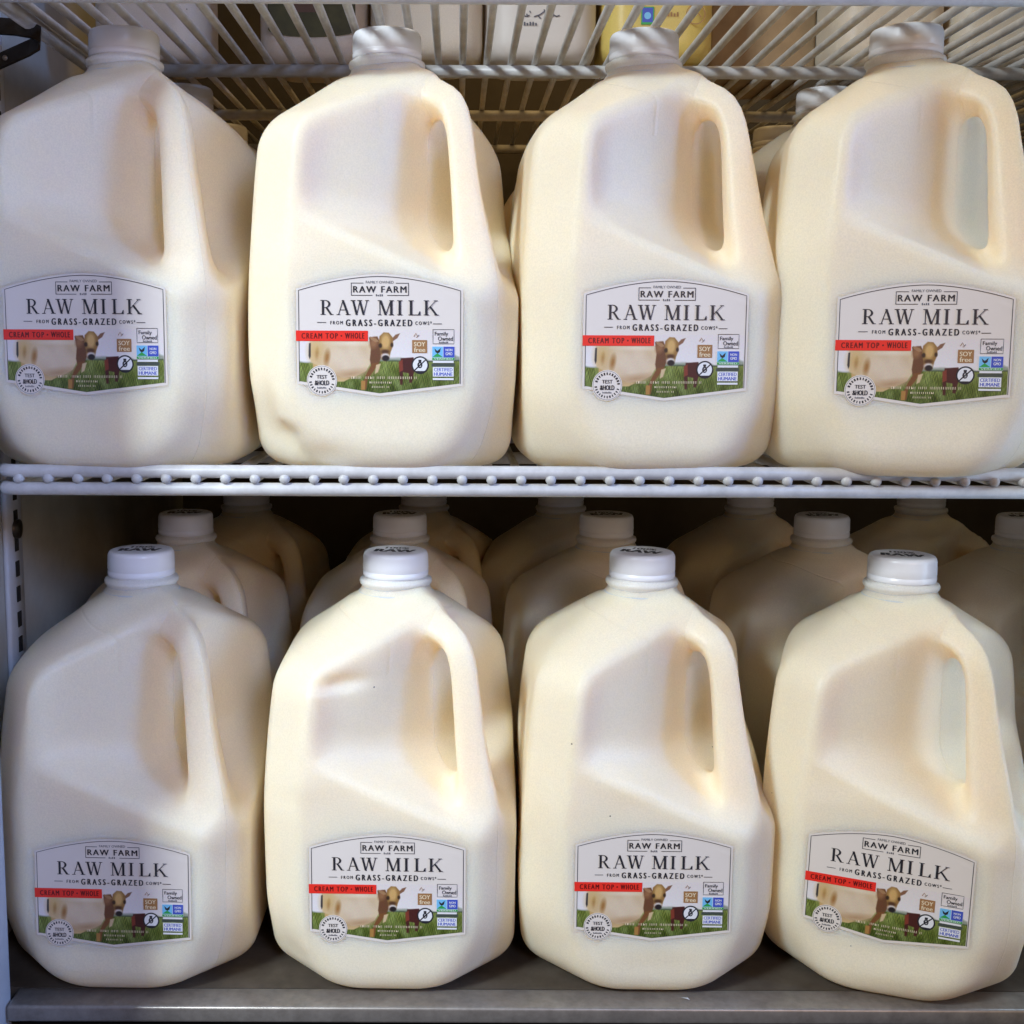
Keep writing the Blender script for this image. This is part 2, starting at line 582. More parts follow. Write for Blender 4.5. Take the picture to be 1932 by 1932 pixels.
def surface_nets(fn, lo, hi, h):
    xs = [np.arange(lo[i], hi[i] + h, h) for i in range(3)]
    X, Y, Z = np.meshgrid(*xs, indexing='ij')
    Fv = fn(X, Y, Z)
    n = np.array(Fv.shape)
    S = Fv < 0
    acc = np.zeros((n[0] - 1, n[1] - 1, n[2] - 1, 3))
    cnt = np.zeros((n[0] - 1, n[1] - 1, n[2] - 1))
    corners = [(i, j, k) for i in (0, 1) for j in (0, 1) for k in (0, 1)]

    def sub(A, c):
        return A[c[0]:c[0] + n[0] - 1, c[1]:c[1] + n[1] - 1, c[2]:c[2] + n[2] - 1]
    for c in corners:
        for ax in range(3):
            if c[ax] == 0:
                e = list(c)
                e[ax] = 1
                fa, fb = sub(Fv, c), sub(Fv, e)
                cross = (fa < 0) != (fb < 0)
                t = np.where(cross, fa / np.where(cross, fa - fb, 1), 0)
                for q in range(3):
                    p = c[q] + (t if q == ax else 0)
                    acc[..., q] += np.where(cross, p, 0)
                cnt += cross
    act = cnt > 0
    idx = -np.ones(act.shape, dtype=np.int64)
    idx[act] = np.arange(act.sum())
    I = np.argwhere(act)
    V = (I + acc[act] / cnt[act][:, None]) * h + np.array(lo)
    Q = []
    # x edges
    for ax in range(3):
        u, v = (ax + 1) % 3, (ax + 2) % 3
        sl0 = [slice(None)] * 3
        sl1 = [slice(None)] * 3
        sl0[ax] = slice(0, n[ax] - 1)
        sl1[ax] = slice(1, n[ax])
        A, B = S[tuple(sl0)], S[tuple(sl1)]
        E = np.argwhere(A != B)
        E = E[(E[:, u] > 0) & (E[:, v] > 0) & (E[:, u] < n[u] - 1) & (E[:, v] < n[v] - 1)]
        flip = A[tuple(E.T)]
        q = []
        for du, dv in ((1, 1), (0, 1), (0, 0), (1, 0)):
            c = E.copy()
            c[:, u] -= du
            c[:, v] -= dv
            q.append(idx[tuple(c.T)])
        q = np.stack(q, 1)
        q[~flip] = q[~flip][:, ::-1]
        Q.append(q)
    Q = np.concatenate(Q)
    # pull onto the true surface
    e = 2e-4
    for _ in range(3):
        x, y, z = V.T
        f0 = fn(x, y, z)
        g = np.stack([fn(x + e, y, z) - fn(x - e, y, z), fn(x, y + e, z) - fn(x, y - e, z), fn(x, y, z + e) - fn(x, y, z - e)], 1) / (2 * e)
        g2 = np.maximum((g * g).sum(1), 0.15)
        st_ = np.clip(f0 / g2, -h, h)
        V = V - g * (st_ * 0.9)[:, None]
    N = g / np.sqrt(g2)[:, None]
    return V, Q, N


JV, JQ, JN = surface_nets(jug_sdf, (-0.084, -0.084, -0.006), (0.084, 0.084, 0.2480), 0.0019)


def warp(V, N, seed, amp, dents):
    r = np.random.RandomState(seed)
    dsp = np.zeros(len(V))
    for _ in range(9):
        k = r.normal(size=3) * 34
        dsp += np.sin(V @ k + r.uniform(0, 6.28)) / 3.0
    x, y, z = V.T

    def ss(a, b, t):
        t = np.clip((t - a) / (b - a), 0, 1)
        return t * t * (3 - 2 * t)
    lab = (1 - ss(0.056, 0.072, np.abs(x))) * ss(0.020, 0.034, z) * (1 - ss(0.118, 0.132, z)) * ss(0.045, 0.06, -y)
    low = ss(0.004, 0.020, z)
    hi = 1 - ss(0.212, 0.228, z)
    D = N * (dsp * amp * (1 - lab) * low * hi)[:, None]
    for (c, rad, depth, dirv) in dents:
        c = np.array(c)
        g = np.exp(-(((V - c) / np.array(rad)) ** 2).sum(1))
        D += np.array(dirv) * (depth * g * (1 - lab))[:, None]
    return V + D


def front_y(x, z):
    """depth of the jug's front face"""
    lo = np.full_like(x, -0.088)
    hi = np.full_like(x, -0.050)
    for _ in range(26):
        mid = (lo + hi) / 2
        s = jug_sdf(x, mid, z) > 0
        lo = np.where(s, mid, lo)
        hi = np.where(s, hi, mid)
    return lo


# ------------------------------------------------------------------ caps and necks
neck_prof = [(0.0285, 0.2250), (0.0252, 0.2275), (0.0240, 0.2295), (0.0237, 0.2310), (0.0222, 0.2317), (0.0217, 0.2335), (0.0218, 0.2350), (0.0229, 0.2360),
             (0.0232, 0.2374), (0.0228, 0.2388), (0.0212, 0.2394), (0.0203, 0.2398), (0.0203, 0.2415)]
V, F = lathe(neck_prof, 72)
neck_me = mesh_from('neck', V, F)
DZ = 0.0055
cap_prof = [(0.0203, 0.2461), (0.0207, 0.2463), (0.0209, 0.2473), (0.0209, 0.2492), (0.0204, 0.2496), (0.0204, 0.2501), (0.0207, 0.2505),
            (0.0206, 0.2545), (0.0205, 0.2588), (0.0203, 0.2602), (0.0196, 0.2613), (0.0184, 0.2618), (0.012, 0.2619), (0.004, 0.2619)]
cap_prof = [(r_, z_ - DZ) for r_, z_ in cap_prof]


def cap_rib(i, r, z):
    if 0.2504 < z + DZ < 0.2590:
        return r + (0.00022 if i % 2 else -0.00022)
    return r


V, F = lathe(cap_prof, 128, cap_rib)
cap_me = mesh_from('cap', V, F)


# ------------------------------------------------------------------ 2D print
def text_geo(s, bold=0.0, space=1.0):
    cu = bpy.data.curves.new('t', 'FONT')
    cu.body = s
    cu.size = 1.0
    cu.offset = bold
    cu.space_character = space
    cu.resolution_u = 3
    ob = bpy.data.objects.new('t', cu)
    C.objects.link(ob)
    bpy.context.view_layer.update()
    me = bpy.data.meshes.new_from_object(ob)
    v = np.zeros(len(me.vertices) * 3)
    me.vertices.foreach_get('co', v)
    v = v.reshape(-1, 3)[:, :2]
    f = [tuple(p.vertices) for p in me.polygons]
    bpy.data.objects.remove(ob)
    bpy.data.curves.remove(cu)
    bpy.data.meshes.remove(me)
    return v, f


class Art:
    """flat print in artwork pixels; each piece a hair above the one before it"""

    def __init__(self, base=0.0):
        self.V, self.F, self.Mi, self.mats = [], [], [], []
        self.lay = base

    def add(self, pts, faces, mat):
        self.lay += 0.000008
        n = len(self.V)
        if mat not in self.mats:
            self.mats.append(mat)
        for p in pts:
            self.V.append((p[0], p[1], self.lay))
        for f in faces:
            self.F.append(tuple(n + i for i in f))
            self.Mi.append(self.mats.index(mat))

    def poly(self, pts, mat):
        self.add(pts, [tuple(range(len(pts)))], mat)

    def rect(self, x0, x1, y0, y1, mat, n=8):
        P, Fc = [], []
        for i in range(n + 1):
            x = x0 + (x1 - x0) * i / n
            P += [(x, y0), (x, y1)]
        for i in range(n):
            Fc.append((2 * i, 2 * i + 2, 2 * i + 3, 2 * i + 1))
        self.add(P, Fc, mat)

    def line(self, pts, wd, mat):
        P, Fc = [], []
        for i, p in enumerate(pts):
            a = pts[max(i - 1, 0)]
            b = pts[min(i + 1, len(pts) - 1)]
            dx, dy = b[0] - a[0], b[1] - a[1]
            L = math.hypot(dx, dy) or 1
            nx, ny = -dy / L * wd / 2, dx / L * wd / 2
            P += [(p[0] + nx, p[1] + ny), (p[0] - nx, p[1] - ny)]
        for i in range(len(pts) - 1):
            Fc.append((2 * i, 2 * i + 1, 2 * i + 3, 2 * i + 2))
        self.add(P, Fc, mat)

    def disc(self, cx, cy, r, mat, n=40, ry=None):
        ry = ry or r
        self.poly([(cx + r * math.cos(2 * math.pi * i / n), cy + ry * math.sin(2 * math.pi * i / n)) for i in range(n)], mat)

    def ring(self, cx, cy, r, wd, mat, n=48):
        self.line([(cx + r * math.cos(2 * math.pi * i / n), cy + r * math.sin(2 * math.pi * i / n)) for i in range(n + 1)], wd, mat)

    def text(self, s, x0, x1, y0, y1, mat, bold=0.0, rot=0.0, space=1.0):
        v, f = text_geo(s, 0.0, space)
        lo, hi = v.min(0), v.max(0)
        u = (v - lo) / (hi - lo)
        for k in ((-1, 0, 1) if bold else (0,)):
            P = np.stack([x0 + u[:, 0] * (x1 - x0) + k * bold * 1.6 * (y1 - y0), y1 - u[:, 1] * (y1 - y0)], 1)
            self.add([tuple(p) for p in P], f, mat)

    def marks(self, x0, x1, y0, y1, mat, n):
        for k in range(n):
            xa = x0 + (x1 - x0) * k / n
            self.rect(xa, xa + (x1 - x0) / n * 0.55, y0 + (0.3 * (y1 - y0) if k % 3 == 1 else 0), y1, mat, 1)

    def build(self, name, conv):
        co = conv(np.array(self.V))
        me = mesh_from(name, co, self.F, False)
        for m in self.mats:
            me.materials.append(m)
        me.polygons.foreach_set('material_index', self.Mi)
        return me


PXM = 0.0000537          # metres per artwork pixel
LZ = 0.0705              # height of the artwork's centre on the jug
CX, CY = 945.0, 690.0


def on_jug(lift):
    def conv(P):
        x = (P[:, 0] - CX) * PXM * 0.985
        z = LZ + (CY - P[:, 1]) * PXM
        yy = np.minimum(np.minimum(front_y(x, z - 0.004), front_y(x, z)), np.minimum(front_y(x, z + 0.0045), front_y(x, z + 0.0085)))
        return np.stack([x, yy - lift - P[:, 2], z], 1)
    return conv


def top_y(px):
    return 75 + 145 * (np.abs(px - 945) / 853.0) ** 1.75


def bot_y(px):
    return np.where(px < 940, 1285 - (940 - px) * 125 / 855.0, 1285 - (px - 940) * 105 / 850.0)


def sheet(name, x0, x1, ft, fb, nx, ny, lift):
    px = np.linspace(x0, x1, nx)
    s = np.linspace(0, 1, ny)
    PX = np.repeat(px[:, None], ny, 1)
    PY = ft(px)[:, None] + (fb(px) - ft(px))[:, None] * s[None]
    P = np.stack([PX.ravel(), PY.ravel(), np.zeros(nx * ny)], 1)
    Vv = on_jug(lift)(P)
    ii = np.arange((nx - 1) * (ny - 1))
    i, j = ii // (ny - 1), ii % (ny - 1)
    Q = np.stack([i * ny + j, i * ny + j + 1, (i + 1) * ny + j + 1, (i + 1) * ny + j], 1)
    return quads_mesh(name, Vv, Q), P


label_me, _ = sheet('label', 66, 1822, lambda p: top_y(p) - 24, lambda p: bot_y(p) + 26, 90, 60, 0.00022)

# printed photograph of the cow
pic_me, PP = sheet('printed_picture', 95, 1787, lambda p: np.full_like(p, 622.0), lambda p: bot_y(p) - 4, 330, 140, 0.00030)
px, py = PP[:, 0], PP[:, 1]
r8 = np.random.RandomState(3)


def fnoise(fx, fy, seed):
    r = np.random.RandomState(seed)
    o_ = np.zeros_like(px)
    for i in range(14):
        o_ += np.sin(px * fx * r.uniform(0.3, 1.8) * r.choice([-1, 1]) + py * fy * r.uniform(0.3, 1.8) + r.uniform(0, 6.3))
    return o_ / 3.7


col = np.array([[226, 216, 210]], float).repeat(len(px), 0)
col = col + (np.array([232, 230, 232]) - col) * np.clip((py - 640) / 250, 0, 1)[:, None] * 0.5


def paint(mask, rgb):
    global col
    m = np.clip(mask, 0, 1)[:, None]
    col = col * (1 - m) + np.array(rgb, float) * m if np.ndim(rgb) == 1 else col * (1 - m) + rgb * m


def ell(cx, cy, rx, ry, rot=0.0, soft=0.12):
    c, s_ = math.cos(rot), math.sin(rot)
    u = ((px - cx) * c + (py - cy) * s_) / rx
    v = (-(px - cx) * s_ + (py - cy) * c) / ry
    return (1 - np.sqrt(u * u + v * v)) / soft + 0.5


def pol(pts, soft=6.0):
    d = np.full_like(px, 1e9)
    ins = np.zeros(len(px), bool)
    n = len(pts)
    for i in range(n):
        (x1, y1), (x2, y2) = pts[i], pts[(i + 1) % n]
        dx, dy = x2 - x1, y2 - y1
        t = np.clip(((px - x1) * dx + (py - y1) * dy) / (dx * dx + dy * dy), 0, 1)
        d = np.minimum(d, np.hypot(px - x1 - t * dx, py - y1 - t * dy))
        cr = ((y1 > py) != (y2 > py)) & (px < (x2 - x1) * (py - y1) / ((y2 - y1) or 1e-9) + x1)
        ins ^= cr
    return np.where(ins, d, -d) / soft + 0.5


hz = 955 + 12 * np.sin(px / 210) - 25 * np.clip((px - 1200) / 500, 0, 1)
tr = hz - 38 - 26 * fnoise(0.02, 0, 4) - 34 * np.exp(-((px - 1180) / 110) ** 2) - 40 * np.exp(-((px - 1720) / 90) ** 2)
paint((py - tr) / 26, (150, 158, 140))
paint((py - (hz - 16)) / 14 * np.clip((px - 900) / 200, 0.25, 1), (74, 88, 62))
g = np.clip((py - hz) / 300, 0, 1)
grass = np.stack([116 - 36 * g, 128 - 34 * g, 58 - 20 * g], 1) + (fnoise(0.16, 0.06, 5) * 15 + fnoise(0.4, 0.2, 15) * 12)[:, None] * np.array([1, 1, 0.6]) + (fnoise(0.03, 0.02, 9) * 14)[:, None]
paint((py - hz) / 10, np.clip(grass, 18, 230))
# hind legs, body, rump
paint(pol([(230, 900), (330, 900), (320, 1010), (300, 1120), (250, 1120), (238, 1010)]), (196, 160, 104))
paint(pol([(400, 1020), (470, 1040), (520, 1110), (640, 1120), (560, 1160), (470, 1160)]), (206, 176, 124))
paint(pol([(205, 745), (400, 738), (850, 738), (880, 850), (850, 960), (800, 1050), (680, 1110), (540, 1120), (440, 1060), (300, 1000), (215, 960), (198, 860)], 9), (214, 190, 152))
paint(ell(600, 930, 240, 165, 0, 0.5) * 0.7, (218, 198, 170))
paint(ell(270, 850, 90, 130, 0, 0.8) * 0.65, (204, 170, 112))
paint(ell(385, 910, 30, 80, 0.15, 0.9) * 0.75, (156, 108, 54))
paint(ell(280, 870, 20, 60, 0.1, 0.9) * 0.5, (160, 118, 64))
paint(ell(640, 1080, 230, 45, -0.12, 1.0) * 0.6, (176, 140, 104))
paint((fnoise(0.02, 0.015, 31) + 0.6) * 0.12 * np.clip(ell(540, 900, 320, 170, 0, 0.3), 0, 1), (186, 156, 124))
paint(ell(640, 760, 230, 30, 0, 0.8) * 0.5, (232, 216, 192))
paint(pol([(196, 765), (216, 760), (214, 900), (202, 930), (190, 890)]), (62, 58, 58))
# neck, chest, foreleg
paint(pol([(830, 700), (920, 690), (960, 780), (960, 900), (930, 985), (860, 1040), (838, 930), (850, 820)], 9), (108, 70, 46))
paint(ell(880, 760, 44, 60, 0.3, 0.7) * 0.7, (148, 104, 70))
paint(pol([(860, 970), (930, 960), (880, 1050), (815, 1130), (800, 1240), (745, 1248), (765, 1170), (800, 1080)], 6), (122, 78, 44))
paint(pol([(905, 985), (955, 970), (925, 1060), (890, 1080)], 6), (206, 180, 140))
paint(pol([(745, 1150), (790, 1150), (785, 1245), (742, 1245)], 8), (170, 124, 66))
# head
paint(pol([(838, 690), (905, 712), (935, 742), (900, 752), (850, 722)], 5), (164, 124, 88))
paint(pol([(1065, 720), (1110, 672), (1160, 656), (1130, 708), (1085, 738)], 5), (132, 94, 70))
paint(pol([(940, 690), (985, 648), (1040, 652), (1080, 700), (1088, 780), (1060, 850), (1045, 920), (1000, 948), (962, 930), (950, 850), (934, 770)], 8), (150, 112, 62))
paint(ell(1005, 745, 48, 82, 0.05, 0.5) * 0.8, (206, 166, 104))
paint(ell(950, 785, 18, 24, 0, 0.7), (60, 42, 30))
paint(ell(1072, 778, 15, 22, 0, 0.7), (60, 42, 30))
paint(ell(1000, 850, 46, 26, 0, 0.6) * 0.8, (84, 56, 36))
paint(ell(1003, 895, 44, 30, 0, 0.6), (214, 204, 196))
paint(ell(1006, 915, 38, 30, 0, 0.4), (38, 32, 34))
# second cow
paint(pol([(1165, 915), (1300, 905), (1320, 1010), (1300, 1080), (1285, 1170), (1255, 1170), (1250, 1070), (1190, 1060), (1185, 1190), (1158, 1190), (1150, 1040)], 9), (74, 34, 30))
paint(pol([(1145, 950), (1185, 930), (1190, 1040), (1150, 1060)], 8), (128, 58, 42))
# trees behind the badges on the right
paint(pol([(1490, 968), (1740, 966), (1740, 1000), (1490, 1002)], 8) * 0.9, (70, 78, 72))
col = np.clip(col + r8.normal(size=col.shape) * 4, 0, 255) / 255.0
lc = np.where(col <= 0.04045, col / 12.92, ((col + 0.055) / 1.055) ** 2.4)
at = pic_me.color_attributes.new('print', 'FLOAT_COLOR', 'POINT')
at.data.foreach_set('color', np.concatenate([lc, np.ones((len(lc), 1))], 1).astype(np.float32).ravel())
m, nt, b = new_mat('printed_photo')
ca = node(nt, 'ShaderNodeVertexColor', layer_name='print')
nt.links.new(ca.outputs['Color'], b.inputs['Base Color'])
b.inputs['Roughness'].default_value = 0.42
M['photo'] = m

# border line
A = Art()
pts = [(92, float(bot_y(np.array(92.0))))]
pts += [(92, 1160 - 47.0 * i) for i in range(1, 20)]
pts += [(float(x), float(top_y(np.array(float(x))))) for x in np.linspace(92, 1796, 44)]
pts += [(1796, 230 + 47.0 * i) for i in range(1, 20)]
pts += [(1796, float(bot_y(np.array(1796.0))))]
A.line(pts, 6.5, M['ink'])
border_me = A.build('border_line', on_jug(0.00042))

# big serif words built letter by letter
SER = 0.055


def serif(A, ch, x, y0, y1, wd):
    H = y1 - y0
    t, th, sv = 0.165 * H, 0.058 * H, 0.045 * H
    ink = M['ink']

    def sr(cx, yy, half):
        if yy == y0:
            A.rect(cx - half, cx + half, y0, y0 + sv, ink, 1)
        else:
            A.rect(cx - half, cx + half, y1 - sv, y1, ink, 1)

    def stem(cx, wdt=None):
        wdt = wdt or t
        A.rect(cx - wdt / 2, cx + wdt / 2, y0, y1, ink, 1)
        sr(cx, y0, wdt / 2 + 0.1 * H)
        sr(cx, y1, wdt / 2 + 0.1 * H)

    def diag(xa, xb, wdt, ya=None, yb=None):
        ya = y0 if ya is None else ya
        yb = y1 if yb is None else yb
        A.poly([(xa - wdt / 2, ya), (xa + wdt / 2, ya), (xb + wdt / 2, yb), (xb - wdt / 2, yb)], ink)
    if ch == 'I':
        stem(x + wd / 2)
    elif ch == 'L':
        stem(x + 0.2 * wd)
        A.rect(x + 0.2 * wd, x + wd, y1 - sv, y1, ink, 1)
        A.poly([(x + wd - th, y1 - 0.26 * H), (x + wd, y1 - 0.28 * H), (x + wd, y1), (x + wd - 0.16 * H, y1 - sv)], ink)
    elif ch == 'K':
        stem(x + 0.18 * wd)
        diag(x + 0.86 * wd, x + 0.26 * wd, th * 1.2, y0, y0 + 0.62 * H)
        diag(x + 0.44 * wd, x + 0.90 * wd, t, y0 + 0.42 * H, y1)
        sr(x + 0.84 * wd, y0, 0.14 * H)
        sr(x + 0.90 * wd, y1, 0.16 * H)
    elif ch == 'M':
        diag(x + 0.13 * wd, x + 0.13 * wd, th)
        sr(x + 0.11 * wd, y1, 0.13 * H)
        sr(x + 0.11 * wd, y0, 0.13 * H)
        diag(x + 0.17 * wd, x + 0.50 * wd, t * 0.95)
        diag(x + 0.83 * wd, x + 0.50 * wd, th * 1.1)
        A.rect(x + 0.86 * wd - t / 2, x + 0.86 * wd + t / 2, y0, y1, ink, 1)
        sr(x + 0.88 * wd, y0, 0.16 * H)
        sr(x + 0.86 * wd, y1, 0.18 * H)
    elif ch == 'W':
        diag(x + 0.13 * wd, x + 0.33 * wd, t * 0.9)
        diag(x + 0.52 * wd, x + 0.33 * wd, th)
        diag(x + 0.50 * wd, x + 0.71 * wd, t * 0.9)
        diag(x + 0.91 * wd, x + 0.71 * wd, th)
        sr(x + 0.13 * wd, y0, 0.17 * H)
        sr(x + 0.50 * wd, y0, 0.17 * H)
        sr(x + 0.91 * wd, y0, 0.13 * H)
    elif ch == 'A':
        diag(x + 0.48 * wd, x + 0.14 * wd, th)
        diag(x + 0.46 * wd, x + 0.84 * wd, t * 0.95)
        A.rect(x + 0.26 * wd, x + 0.68 * wd, y0 + 0.64 * H, y0 + 0.64 * H + sv, ink, 1)
        sr(x + 0.13 * wd, y1, 0.13 * H)
        sr(x + 0.84 * wd, y1, 0.17 * H)
    elif ch == 'R':
        stem(x + 0.24 * wd)
        cx, ex, ey = x + 0.40 * wd, 0.40 * wd, 0.265 * H
        cyy = y0 + ey
        out, inn = [], []
        for i in range(15):
            a = -math.pi / 2 + math.pi * i / 14
            out.append((cx + ex * math.cos(a), cyy + ey * math.sin(a)))
            inn.append((cx + (ex - t * 0.92) * math.cos(a), cyy + (ey - sv) * math.sin(a)))
        P = out + inn
        A.add(P, [(i, i + 1, 15 + i + 1, 15 + i) for i in range(14)], ink)
        A.rect(x + 0.24 * wd, cx, y0, y0 + sv, ink, 1)
        A.rect(x + 0.24 * wd, cx, y0 + 2 * ey - sv, y0 + 2 * ey, ink, 1)
        diag(x + 0.50 * wd, x + 0.86 * wd, t, y0 + 0.52 * H, y1)
        sr(x + 0.92 * wd, y1, 0.10 * H)


L = Art()
for ch, x, wd in (('R', 315, 140), ('A', 490, 145), ('W', 640, 190), ('M', 925, 165), ('I', 1125, 62), ('L', 1250, 122), ('K', 1408, 150)):
    serif(L, ch, x, 318, 470, wd)
title_me = L.build('title_lettering', on_jug(0.00042))
L = Art()
L.text('RAW FARM', 668, 1225, 174, 240, M['ink'], 0.028, space=1.25)
for (xa, xb, yy) in ((645, 775, 143), (1115, 1250, 143), (645, 868, 268), (1025, 1250, 268)):
    L.line([(xa, yy), ((xa + xb) / 2, yy), (xb, yy)], 6, M['ink'])
for xx in (647, 1248):
    L.line([(xx, 140), (xx, 205), (xx, 271)], 6, M['ink'])
L.text('FAMILY OWNED', 800, 1092, 120, 147, M['ink_grey'], 0.0)
L.marks(905, 985, 256, 277, M['ink_grey'], 4)
brand_me = L.build('brand_lettering', on_jug(0.00042))
L = Art()
L.text('FROM', 425, 555, 532, 568, M['ink'], 0.02, space=1.5)
L.text('GRASS-GRAZED', 590, 1285, 516, 584, M['ink'], 0.034, space=1.6)
L.text('COWS*', 1320, 1492, 532, 570, M['ink'], 0.02, space=1.5)
L.line([(285, 548), (330, 548), (380, 548)], 6, M['ink'])
L.line([(1505, 558), (1550, 558), (1600, 558)], 6, M['ink'])
tagline_me = L.build('tagline_lettering', on_jug(0.00042))
L = Art()
# three lines of tiny white print over the grass, too small to read
rr = random.Random(5)
for (xa, xb, yy, hh) in ((640, 1330, 1118, 26), (835, 1070, 1168, 20), (860, 1045, 1215, 18)):
    x = xa
    while x < xb:
        wd = rr.uniform(8, 16)
        if rr.random() > 0.14:
            L.rect(x, x + wd * 0.42, yy - hh / 2, yy + hh / 2, M['cream_ink'], 1)
            if rr.random() > 0.4:
                L.rect(x, x + wd, yy - hh / 2 + rr.choice([0, hh * 0.4, hh * 0.78]), yy - hh / 2 + hh * 0.9, M['cream_ink'], 1) if rr.random() > 0.75 else None
        x += wd + 6
small_me = L.build('small_print', on_jug(0.00042))

A = Art()
A.rect(60, 820, 632, 740, M['red'], 20)
A.text('CREAM TOP', 122, 500, 658, 716, M['darkred'], 0.03, space=1.35)
A.disc(540, 686, 9, M['darkred'], 12)
A.text('WHOLE', 580, 780, 655, 714, M['darkred'], 0.03, space=1.35)
banner_me = A.build('banner', on_jug(0.00050))

A = Art()
A.disc(330, 1150, 160, M['paper'], 56)
A.ring(330, 1150, 150, 4, M['ink_grey'], 56)
for i in range(26):
    a = 2 * math.pi * i / 26 + 0.1
    if i in (0, 13):
        continue
    c, s = math.cos(a), math.sin(a)
    ww = rr.uniform(5, 9)
    P = [(-ww, -13), (ww, -13), (ww, 13), (-ww, 13)]
    A.poly([(330 + c * 122 - p[0] * s + p[1] * c, 1150 + s * 122 + p[0] * c + p[1] * s) for p in P], M['ink'])
A.text('TEST', 275, 385, 1092, 1130, M['ink'], 0.02)
A.text('&HOLD', 255, 405, 1148, 1198, M['ink'], 0.03)
A.marks(280, 380, 1215, 1233, M['ink_grey'], 8)
seal_me = A.build('seal', on_jug(0.00050))

A = Art()
A.rect(1286, 1444, 726, 860, M['brown_ink'], 3)
A.text('SOY', 1306, 1424, 746, 792, M['cream_ink'], 0.02)
A.text('free', 1306, 1424, 802, 850, M['cream_ink'], 0.02)
A.line([(1305, 690), (1325, 655), (1345, 690), (1330, 700)], 7, M['brown_ink'])
A.line([(1345, 690), (1358, 672)], 6, M['ink_grey'])
soy_me = A.build('soy_badge', on_jug(0.00050))

A = Art()
A.disc(1370, 985, 92, M['ink'], 44)
A.disc(1370, 985, 77, M['white_ink'], 40)
A.disc(1368, 985, 27, M['ink'], 24, 34)
A.rect(1352, 1384, 930, 952, M['ink'], 1)
A.text('8', 1358, 1380, 968, 1006, M['white_ink'], 0.0)
A.line([(1312, 1040), (1370, 985), (1430, 930)], 13, M['ink'])
A.poly([(1316, 1046), (1424, 1046), (1400, 1066), (1340, 1066)], M['ink'])
ban_me = A.build('no_antibiotics_badge', on_jug(0.00050))

A = Art()
A.line([(1505, 617), (1615, 617), (1727, 617), (1727, 700), (1727, 764), (1615, 764), (1505, 764), (1505, 690), (1505, 617)], 5, M['ink'])
A.text('Family', 1525, 1665, 640, 690, M['ink'], 0.01)
A.text('Owned', 1560, 1715, 688, 732, M['ink'], 0.01)
A.marks(1570, 1670, 740, 757, M['ink_grey'], 7)
A.rect(1495, 1735, 790, 935, M['white_ink'], 4)
A.rect(1498, 1612, 793, 905, M['sky_ink'], 2)
A.rect(1616, 1733, 793, 905, M['blue_ink'], 2)
A.poly([(1522, 812), (1552, 838), (1590, 806), (1580, 850), (1556, 866), (1532, 850)], M['ink'])
A.poly([(1500, 900), (1552, 862), (1610, 900)], M['green_ink'])
A.text('NON', 1640, 1710, 815, 840, M['white_ink'], 0.02)
A.text('GMO', 1640, 1710, 852, 882, M['white_ink'], 0.02)
A.rect(1498, 1733, 907, 932, M['green_ink'], 4)
A.text('VERIFIED', 1515, 1715, 911, 928, M['white_ink'], 0.01)
A.rect(1505, 1725, 940, 962, M['white_ink'], 4)
A.rect(1505, 1725, 1004, 1104, M['white_ink'], 4)
A.text('CERTIFIED', 1518, 1712, 1014, 1050, M['blue_ink'], 0.02)
A.text('HUMANE', 1518, 1712, 1060, 1096, M['blue_ink'], 0.03)
A.rect(1505, 1725, 1120, 1140, M['white_ink'], 4)
cert_me = A.build('certification_badges', on_jug(0.00050))

# cap print
cap_conv = lambda P: np.stack([P[:, 0] * 0.0001, -P[:, 1] * 0.0001, 0.26195 - DZ + P[:, 2]], 1)
A = Art()
A.text('100%', -75, 75, -95, -40, M['ink'], 0.03)
captext1 = A.build('percent_lettering', cap_conv)
A = Art()
A.text('RAW', -125, 125, -18, 70, M['ink'], 0.05)
captext2 = A.build('word_lettering', cap_conv)


# ------------------------------------------------------------------ jugs
ZS = 1.017


def make_jug(loc, rz, label, group, body_me, labelled=True, lab_off=(0, 0, 0), cap_rot=0.0, cap_text=False, tilt=(0, 0)):
    t = thing('milk_jug', label, 'milk jug', loc, rz, group)
    t.rotation_euler = (tilt[0], tilt[1], rz)
    obj('body', body_me, M['milk'], t).scale.z = ZS
    obj('neck', neck_me, M['neck'], t).scale.z = ZS
    c = obj('cap', cap_me, M['cap'], t)
    c.rotation_euler = (0, 0, cap_rot)
    c.scale.z = ZS
    if cap_text:
        obj('percent_lettering', captext1, None, c)
        obj('word_lettering', captext2, None, c)
    if labelled:
        lb = obj('label', label_me, M['paper'], t)
        lb.location = (lab_off[0], 0, lab_off[1])
        if lab_off[2]:
            piv = Matrix.Translation((0, 0, LZ))
            lb.matrix_local = Matrix.Translation((lab_off[0], 0, lab_off[1])) @ piv @ Matrix.Rotation(lab_off[2], 4, 'Y') @ piv.inverted()
        obj('printed_picture', pic_me, M['photo'], lb)
        obj('border_line', border_me, None, lb)
        for nm_, me_ in (('title_lettering', title_me), ('brand_lettering', brand_me), ('tagline_lettering', tagline_me), ('small_print', small_me)):
            obj(nm_, me_, None, lb)
        obj('banner', banner_me, None, lb)
        obj('seal', seal_me, None, lb)
        obj('soy_badge', soy_me, None, lb)
        obj('no_antibiotics_badge', ban_me, None, lb)
        obj('certification_badges', cert_me, None, lb)
    return t


